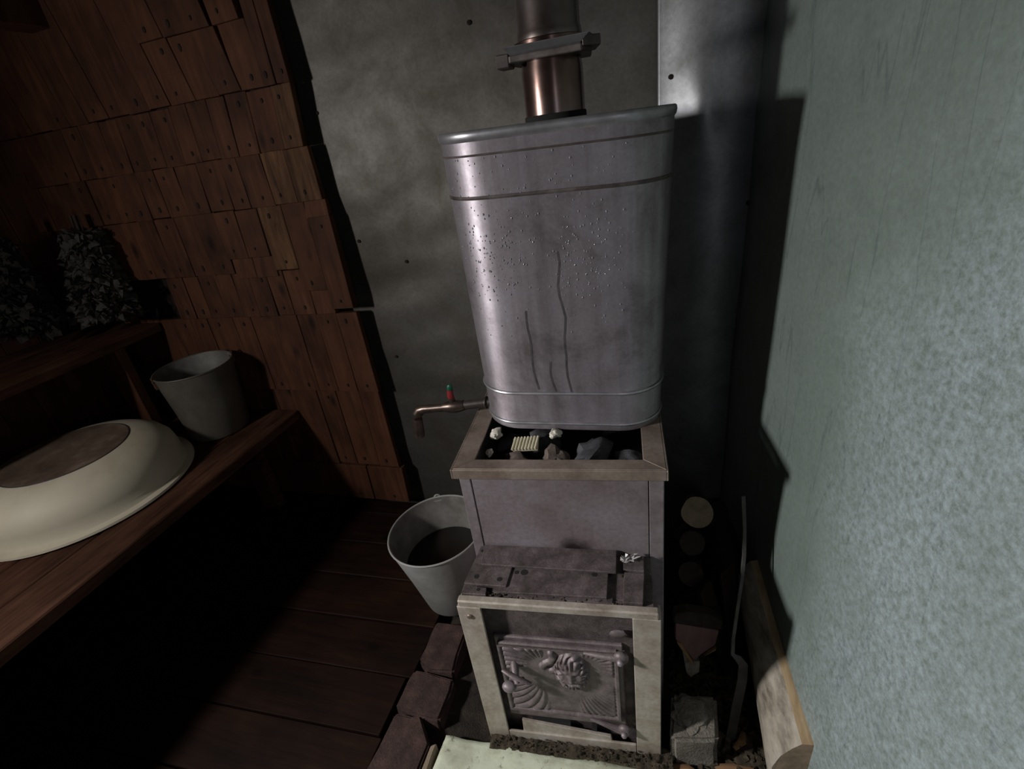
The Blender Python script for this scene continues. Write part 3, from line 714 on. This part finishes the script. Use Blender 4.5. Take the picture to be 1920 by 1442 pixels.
# ================================================================== BUCKETS
def bucket(loc, r0, r1, h, tilt, lab, water=None, bail=None, ear=0, rusty=False, zm='zinc', ears=(0, math.pi)):
    e = empty('bucket', loc, tilt); tag(e, lab, 'bucket', 'zinc buckets')
    G().lathe([(.0001, .006), (r0 * .96, .006), (r0, 0), (r0 + .003, .004), (r0 + (r1 - r0) * .5, h * .5), (r1, h - .004), (r1, h)], 56).build('body', zm, e, True)
    G().lathe([(r1 - .003, h), (r0 + (r1 - r0) * .5 - .003, h * .5), (r0 - .002, .01), (.0001, .010)], 56).build('inside', 'zinc_in', e, True)
    g = G(); ring = [(r1 * math.cos(2 * math.pi * k / 56), r1 * math.sin(2 * math.pi * k / 56), h) for k in range(57)]
    g.tube(ring, .0032, 8, cap=False); g.build('rim', zm, e, True)
    if water: G().lathe([(.0001, water), (r0 + (r1 - r0) * water / h - .004, water)], 48).build('dark_contents', 'water', e, True)
    for s_ in ears:
        a = ear + s_; p = Vector((math.cos(a), math.sin(a), 0)); tn = Vector((-p.y, p.x, 0))
        g = G(); c_ = p * (r1 + .002) + Vector((0, 0, h - .004))
        g.tube([c_ + (tn * math.cos(t) + Vector((0, 0, 1)) * math.sin(t)) * .011 + p * .002 for t in [2 * math.pi * k / 14 for k in range(15)]], .0026, 7, cap=False)
        g.hexa([tuple(c_ + tn * a1 + p * b1 + Vector((0, 0, z1))) for z1 in (-.032, -.006) for a1, b1 in ((-.014, -.008), (.014, -.008), (.014, .003), (-.014, .003))])
        g.build('ear', 'rusty' if rusty else zm, e, True)
    if bail is not None:     # wire handle folded down along the rim
        p = Vector((math.cos(ear), math.sin(ear), 0)); q = Vector((-math.sin(ear), math.cos(ear), 0)) * (1 if bail > 0 else -1)
        dr = (q * math.cos(abs(bail)) + Vector((0, 0, -1)) * math.sin(abs(bail)))
        path = [p * (r1 + .008) * math.cos(t) + dr * (r1 + .012) * math.sin(t) + Vector((0, 0, h)) for t in [math.pi * k / 24 for k in range(25)]]
        G().tube(path, .0028, 7).build('bail', 'pipe_iron', e, True)
    return e
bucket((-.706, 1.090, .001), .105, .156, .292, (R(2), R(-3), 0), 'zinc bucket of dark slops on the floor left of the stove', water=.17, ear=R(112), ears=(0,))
bucket((-1.725, 1.300, .493), .106, .136, .274, (R(0), R(0), 0), 'empty-looking zinc bucket standing on the lower bench', water=.05, ear=R(-118), rusty=True, zm='zinc_darker')

# ================================================================== BASIN
bs_e = empty('enamel_basin', (-1.905, .888, .4925), (0, 0, 0)); tag(bs_e, 'large cream enamel basin lying upside down on the lower bench', 'basin')
G().lathe([(.318, .0), (.327, .004), (.325, .011), (.306, .016), (.297, .030), (.297, .056), (.290, .088), (.268, .120), (.230, .142), (.196, .152), (.179, .155)], 72).build('bowl', 'enamel', bs_e, True)
G().lathe([(.179, .155), (.177, .1565), (.165, .1555), (.120, .151), (.0001, .149)], 72).build('foot_disc', 'enamel_shaded', bs_e, True)
g = G(); g.tube([(.179 * math.cos(2 * math.pi * k / 72), .179 * math.sin(2 * math.pi * k / 72), .1545) for k in range(73)], .0026, 7, cap=False); g.build('foot_ring', 'rimdark', bs_e, True)

# ================================================================== BROOMS
def broom(base, top, spread, n, m, lab, seed):
    rr = random.Random(seed); e = empty('bath_broom', base); tag(e, lab, 'broom', 'dried leafy bath brooms')
    ax = Vector(top) - Vector(base); L_ = ax.length; a = ax.normalized(); u = a.cross(Vector((0, 1, 0))).normalized(); w = a.cross(u)
    g = G()
    for k in range(n):
        t = rr.random() ** .8; rad = spread * (1 - t * .62) * math.sqrt(rr.random()); an = rr.random() * 6.283
        p = a * (L_ * (t * .86)) + (u * math.cos(an) + w * math.sin(an) * .8) * rad
        d = ((u * math.cos(an) + w * math.sin(an)) * .8 - a * rr.uniform(.2, 1.2) + Vector((rr.uniform(-.6, .6), rr.uniform(-.6, .6), rr.uniform(-.6, .6)))).normalized()
        sd = d.cross(Vector((rr.uniform(-1, 1), rr.uniform(-1, 1), rr.uniform(-1, 1)))).normalized(); up = sd.cross(d)
        l = rr.uniform(.026, .046); wd = l * .42
        p0 = p; p1 = p + d * l * .45 + sd * wd; p2 = p + d * l + up * l * .25; p3 = p + d * l * .45 - sd * wd; pm = p + d * l * .5 - up * l * .12
        g.add([p0, p1, p2, p3, pm], [(0, 1, 4), (1, 2, 4), (2, 3, 4), (3, 0, 4)])
    # keep the leaves above the bench and in front of the walls
    b0 = Vector(base)
    g.v = [(max(x + b0.x, XL + .01) - b0.x, min(y + b0.y, 1.445) - b0.y, max(z + b0.z, .894 + abs(x * 13.7 % .01)) - b0.z) for x, y, z in g.v]
    o = g.build('leaves', m, e); o['kind'] = 'stuff'
    g = G()
    for k in range(12):
        an = k * .52; c_ = (u * math.cos(an) + w * math.sin(an)) * (.006 + .006 * (k % 2))
        g.tube([a * L_ * .15 + c_ * 3, a * L_ * .6 + c_ * 1.3, a * L_ + c_], .0028, 6)
    g.build('twig_bundle', 'twig', e, True)
    return e
broom((-2.115, 1.36, .955), (-2.10, 1.40, 1.33), .125, 1300, 'leaf_grey', 'greyish dried leafy broom, the right-hand one on the upper bench', 5)
broom((-2.29, 1.175, .965), (-2.275, 1.21, 1.35), .125, 1400, 'leaf_dark', 'dark dried leafy broom nearer the left wall on the upper bench', 9)

# ================================================================== HEARTH EDGE
def brick(poly, z0, z1, lab, m='brick', bev=.006, seed=0):
    cx = sum(p[0] for p in poly) / len(poly); cy = sum(p[1] for p in poly) / len(poly)
    bm = bmesh.new(); g = G().prism([(a - cx, b - cy) for a, b in poly], 0, z1 - z0)
    me = bpy.data.meshes.new('brick'); me.from_pydata(g.v, [], g.f)
    bm.from_mesh(me); bmesh.ops.bevel(bm, geom=bm.edges[:], offset=bev, segments=2, affect='EDGES')
    bmesh.ops.triangulate(bm, faces=bm.faces[:]); bmesh.ops.subdivide_edges(bm, edges=bm.edges[:], cuts=2, use_grid_fill=True)
    for v in bm.verts: v.co += Vector((noise.noise(v.co * 26 + Vector((seed, 0, 0))), noise.noise(v.co * 26 + Vector((0, seed, 5))), noise.noise(v.co * 26 + Vector((9, 0, seed))))) * .005
    bm.to_mesh(me); bm.free(); me.materials.append(MT[m]); me.shade_smooth(); me.set_sharp_from_angle(angle=R(35))
    o = bpy.data.objects.new('brick', me); COL.objects.link(o); o.location = (cx, cy, z0); tag(o, lab, 'brick', 'bricks edging the floorboards')
    return o
brick([(-.722, .815), (-.672, .790), (-.606, .800), (-.612, .955), (-.725, .952)], -.05, .012, 'broken reddish brick beside the floor bucket, furthest from the viewer', seed=1)
brick([(-.728, .668), (-.588, .658), (-.590, .778), (-.722, .785)], -.05, .016, 'middle dark reddish brick at the ends of the floorboards', seed=2)
brick([(-.732, .400), (-.590, .400), (-.588, .600), (-.640, .660), (-.716, .652)], -.05, .022, 'nearest dark brick with chipped corner beside the pale sheet', seed=3)
o = G().prism([(-.585, .42), (-.566, .42), (-.570, .608), (-.584, .600)], -.04, .018).build('brick_fragment', 'brick_pale', None, bev=.003); tag(o, 'pale sliver of brick between dark brick and pale sheet', 'fragment')
# pale sheet in front of the stove
g = G(); poly = [(-.556, .30), (-.545, .632), (-.30, .634), (.035, .663), (.06, .30)]
n_ = 40; vs = []
for iy in range(n_ + 1):
    for ix in range(n_ + 1):
        fx, fy = ix / n_, iy / n_; x = -.558 + fx * .60; yb = .636 + .034 * fx + .004 * noise.noise(Vector((x * 25, 1, 1)))
        yy = .25 + (yb - .25) * fy; z = .012 + .006 * noise.noise(Vector((x * 9, yy * 9, 2))) + .003 * noise.noise(Vector((x * 30, yy * 30, 2)))
        if fy > .965: z -= .004
        vs.append((x, yy, z))
n1 = n_ + 1
g.add(vs, [(i * n1 + k, i * n1 + k + 1, (i + 1) * n1 + k + 1, (i + 1) * n1 + k) for i in range(n_) for k in range(n_)])
o = g.build('cement_sheet', 'slab', None, True, angle=60); md = o.modifiers.new('t', 'SOLIDIFY'); md.thickness = .014; md.offset = -1
tag(o, 'pale greenish stained sheet lying in front of the stove door', 'sheet')
# rubble between sheet and stove
g = G(); rr = random.Random(4); vs = []; nx, ny = 90, 12
for iy in range(ny + 1):
    for ix in range(nx + 1):
        u = .0 + .45 * ix / nx; w = -.034 + .060 * iy / ny; p = sw(u, w, 0)
        h_ = .006 + .010 * noise.noise(Vector((u * 30, w * 30, 3))) + .006 * noise.noise(Vector((u * 90, w * 90, 7))) + .010 * max(0, math.sin(math.pi * iy / ny)) - (.012 if iy in (0, ny) else 0)
        vs.append((p.x, p.y, h_))
n1 = nx + 1
g.add(vs, [(i * n1 + k, i * n1 + k + 1, (i + 1) * n1 + k + 1, (i + 1) * n1 + k) for i in range(ny) for k in range(nx)])
for k in range(260):
    u = rr.uniform(.01, .44); w = rr.uniform(-.030, .012); p = sw(u, w, .014 + .01 * rr.random()); g.blob(p, rr.choice((.0012, .0018, .0025, .004)), 1, .5, 2, k, (1.2, 1, .6))
tag(g.build('rubble', 'rubble'), 'brown crumbly rubble along the foot of the stove front', 'rubble', kind='stuff')
g = G()
for k in range(520):
    x = rr.uniform(.0, .33); yy = rr.uniform(.62, 1.0)
    if x > .36 - (yy - .75) * .2: continue
    l = rr.uniform(.004, .022); a = rr.random() * 6.28; c_ = Vector((x, yy, -.022 + rr.random() * .012)); d = Vector((math.cos(a), math.sin(a), rr.uniform(-.25, .25))) * l; s_ = Vector((-d.y, d.x, 0)) * rr.uniform(.15, .5)
    h_ = Vector((0, 0, rr.uniform(.001, .004)))
    g.hexa([tuple(c_ + q) for q in (-d - s_, d - s_, d + s_, -d + s_)] + [tuple(c_ + q + h_) for q in (-d - s_ * .7, d - s_ * .5, d + s_ * .8, -d + s_)])
tag(g.build('bark_litter', 'rubble'), 'litter of bark crumbs and splinters right of the stove', 'litter', kind='stuff')

# ================================================================== RIGHT OF THE STOVE
o = brick([(.004, .715), (.012, .702), (.112, .722), (.114, .826), (.008, .812)], -.03, .088, 'grey clay-smeared block standing right of the stove foot', 'clay', .008, 7)
o.name = 'clay_block'; o['category'] = 'block'; del o['group']
g = G(); g.blob((.050, .768, .090), .036, 4, .35, 2.2, 3, (1.15, 1.15, .26)).build('mortar_lump', 'clay', None, True); x_ = bpy.data.objects['mortar_lump']; tag(x_, 'lump of crusted mortar on top of the clay block', 'mortar')
# poker: one bent flat bar
def strap(name, pts, wid, th, m, wdir):
    g = G(); vs = []
    P = [Vector(p) for p in pts]
    for i, p in enumerate(P):
        t = (P[min(i + 1, len(P) - 1)] - P[max(i - 1, 0)]).normalized(); wv = Vector(wdir[i]); wv = (wv - t * wv.dot(t)).normalized(); nn = t.cross(wv)
        for a, b in ((-1, -1), (1, -1), (1, 1), (-1, 1)): vs.append(p + wv * a * wid[i] / 2 + nn * b * th / 2)
    n_ = len(P); fs = [(i * 4 + k, i * 4 + (k + 1) % 4, (i + 1) * 4 + (k + 1) % 4, (i + 1) * 4 + k) for i in range(n_ - 1) for k in range(4)] + [(3, 2, 1, 0), tuple(range(4 * n_ - 4, 4 * n_))]
    return g.add(vs, fs).build(name, m, None, True, bev=.0008)
MT['poker'] = speckle('dull_grey_iron', (.05, .045, .044), (.10, .094, .092), 30, .5, .5, .3)
o = strap('fire_poker', [(.148, .790, -.020), (.160, .822, .070), (.171, .848, .140), (.172, .862, .176), (.160, .866, .192), (.148, .872, .196), (.148, .885, .235), (.157, .92, .322), (.164, .945, .38), (.167, .965, .43), (.165, .985, .50), (.158, 1.0, .582)],
          [.022, .023, .023, .022, .018, .010, .009, .009, .009, .009, .009, .010], .005, 'poker', [(1, .1, 0)] * 5 + [(1, .3, 0)] * 7)
tag(o, 'long bent flat iron poker standing between stove and firewood', 'poker')
# firewood stack behind, along the stove side
def log(name, p0, p1, r, m, endm, lab, cat='firewood', seg=14, wob=.1, seed=0, half=False, grp='stacked firewood right of the stove'):
    P0, P1 = Vector(p0), Vector(p1); a = (P1 - P0).normalized(); u = a.cross(Vector((0, 0, 1))).normalized(); w = u.cross(a)
    e = empty(name, p0); tag(e, lab, cat, grp)
    shape = []
    for k in range(seg):
        an = 2 * math.pi * k / seg; rr_ = r * (1 + wob * noise.noise(Vector((math.cos(an) * 1.3, math.sin(an) * 1.3, seed))))
        cx, cz = math.cos(an) * rr_, math.sin(an) * rr_
        if half and cz < -.15 * r: cz = -.15 * r + cz * .08
        shape.append((cx, cz))
    g = G(); vs = []; st = 5
    for i in range(st + 1):
        c_ = (P1 - P0) * i / st
        for x, z in shape: vs.append(c_ + u * x * (1 + .05 * noise.noise(Vector((x * 9, i, seed)))) + w * z)
    g.add(vs, [(i * seg + k, i * seg + (k + 1) % seg, (i + 1) * seg + (k + 1) % seg, (i + 1) * seg + k) for i in range(st) for k in range(seg)])
    g.build('bark', m, e, True, angle=50)
    G().add([u * x + w * z for x, z in shape], [tuple(range(seg))]).build('cut_end', endm, e)
    G().add([(P1 - P0) + u * x + w * z for x, z in shape], [tuple(range(seg - 1, -1, -1))]).build('cut_end', endm, e)
    return e
log('firewood_log', (.068, 1.11, .425), (.075, 1.34, .25), .041, 'darkbark', 'endgrain', 'round firewood log with pale sawn end on top of the stack', seed=1, seg=22)
log('firewood_log', (.058, 1.11, .312), (.060, 1.36, .122), .034, 'darkbark', 'darkbark', 'dark log directly under the pale-ended log', seed=2)
log('firewood_log', (.056, 1.08, .225), (.058, 1.30, .058), .034, 'darkbark', 'darkbark', 'dark log in the middle of the firewood stack', seed=3)
log('firewood_log', (.062, 1.05, .130), (.060, 1.23, -.007), .034, 'darkbark', 'darkbark', 'thick dark log low in the firewood stack', seed=4)
log('firewood_log', (.150, 1.05, .055), (.150, 1.40, .055), .052, 'darkbark', 'darkbark', 'bottom log of the stack nearest the right wall', seed=5)
log('firewood_log', (.165, 1.12, .160), (.160, 1.42, .160), .050, 'darkbark', 'darkbark', 'dark log leaning between stack and side sheet', seed=6)
# torn pinkish split piece with splinters
sp = empty('split_billet', (.058, .905, .02), (R(-14), R(6), R(6))); tag(sp, 'split billet with pinkish face and bright splinters below the stack', 'firewood', 'stacked firewood right of the stove')
G().prism([(-.055, .165), (.055, .160), (.050, .115), (.022, .085), (.002, .058), (-.025, .092), (-.052, .118)], 0, .03, 1).build('split_face', 'pinkwood', sp, bev=.002)
g = G()
for q in (((-.048, .113), (-.036, .112), (.002, .052), (-.004, .050)), ((.024, .082), (.052, .112), (.050, .104), (.03, .086))):
    G().prism(list(q), -.006, .004, 1).build('splinter', 'chip', sp)
G().prism([(-.06, .165), (.06, .162), (.062, .185), (.03, .202), (-.03, .204), (-.06, .19)], .002, .04, 1).build('bark', 'darkbark', sp, bev=.003)
G().prism([(-.03, .085), (.0, .05), (.018, .055), (.020, .02), (.0, .0), (-.012, .012)], .006, .02, 1).build('torn_strip', 'bark', sp)
# two leaning split boards behind the poker
def lean(p0, p1, w, t, m, lab):
    P0, P1 = Vector(p0), Vector(p1); a = P1 - P0; L_ = a.length
    o = G().hexa([(-w / 2, -t / 2, 0), (w / 2, -t / 2, 0), (w / 2, t / 2, 0), (-w / 2, t / 2, 0), (-w / 2 + .006, -t / 2, L_), (w / 2 - .002, -t / 2, L_ - .012), (w / 2, t / 2, L_ - .008), (-w / 2, t / 2, L_)]).build('kindling_board', m, None, bev=.002)
    o.location = P0; o.rotation_euler = a.to_track_quat('Z', 'Y').to_euler(); tag(o, lab, 'kindling', 'leaning kindling boards'); return o
MT['darkwood'] = wood('dark_kindling', (.02, .012, .009), (.045, .028, .02), (.07, .046, .034), 2, knots=False)
lean((.162, .975, -.02), (.085, 1.03, .245), .05, .018, 'darkwood', 'dark kindling board leaning left towards the firewood stack')
lean((.185, 1.03, -.01), (.145, 1.08, .27), .05, .014, 'darkwood', 'dark kindling board behind the poker with a pale top edge')

# split log lying along the side sheet
sl = empty('split_log', (.275, .74, 0)); tag(sl, 'split firewood log with grey bark and pale cut face against the side sheet', 'firewood')
A, Bv = Vector((.299, .690, .205)), Vector((.226, 1.10, .285))       # upper right edge, near and far
def ringpts(c_, s_, f_):
    q = [(-.066, -.205), (-.084, -.16), (-.086, -.09), (-.072, -.05), (-.052, -.018), (-.036, -.002), (.0, .0), (.002, -.03), (-.004, -.09), (-.012, -.16), (-.036, -.215)]
    return [c_ + Vector((x * s_, x * .15, z * s_)) for x, z in q]
g = G(); vs = []; st = 8
for i in range(st + 1):
    f_ = i / st; s_ = 1.0 - .45 * f_; c_ = A + (Bv - A) * f_
    vs += [p + Vector((noise.noise(p * 30), noise.noise(p * 30 + Vector((5, 0, 0))), noise.noise(p * 30 + Vector((0, 5, 0))))) * .003 for p in ringpts(c_, s_, 0)]
vs = [Vector(v) - Vector((.275, .74, 0)) for v in vs]; k_ = 11
bf = [(i * k_ + j, (i + 1) * k_ + j, (i + 1) * k_ + j + 1, i * k_ + j + 1) for i in range(st) for j in range(0, 5)]
bf += [(i * k_ + j, (i + 1) * k_ + j, (i + 1) * k_ + (j + 1) % k_, i * k_ + (j + 1) % k_) for i in range(st) for j in range(7, 11)]
sf = [(i * k_ + j, (i + 1) * k_ + j, (i + 1) * k_ + j + 1, i * k_ + j + 1) for i in range(st) for j in range(5, 7)]
G().add(vs, bf).build('bark', 'bark', sl, True, angle=50)
G().add(vs, sf).build('split_face', 'logwood', sl)
G().add(vs, [tuple(range(k_ - 1, -1, -1))]).build('cut_end', 'endgrain', sl)
G().add(vs, [tuple(range(st * k_, st * k_ + k_))]).build('cut_end', 'endgrain', sl)
# chips
def chip(pts, wid, lab):
    g = G(); P = [Vector(p) for p in pts]; c_ = sum(P, Vector()) / len(P); g.tube([p - c_ for p in P], wid, 6, flat=.35)
    o = g.build('wood_chip', 'chip', None, True, loc=c_); tag(o, lab, 'wood chip', 'wood chips on the hearth ground')
chip([(.0, .690, -.008), (.045, .696, -.004), (.085, .680, -.006), (.112, .655, -.012)], [.006, .009, .008, .003], 'long curled pale shaving in front of the clay block')
chip([(.105, .715, -.012), (.15, .722, -.008), (.195, .728, -.012)], [.007, .009, .005], 'flat pale chip right of the clay block')
chip([(.13, .690, -.018), (.155, .683, -.016), (.18, .690, -.018)], [.004, .010, .006], 'small reddish chip at the bottom edge near the split log')
chip([(.155, .765, -.010), (.175, .785, -.006), (.18, .81, -.012)], [.005, .010, .006], 'brown chip between poker foot and split log')
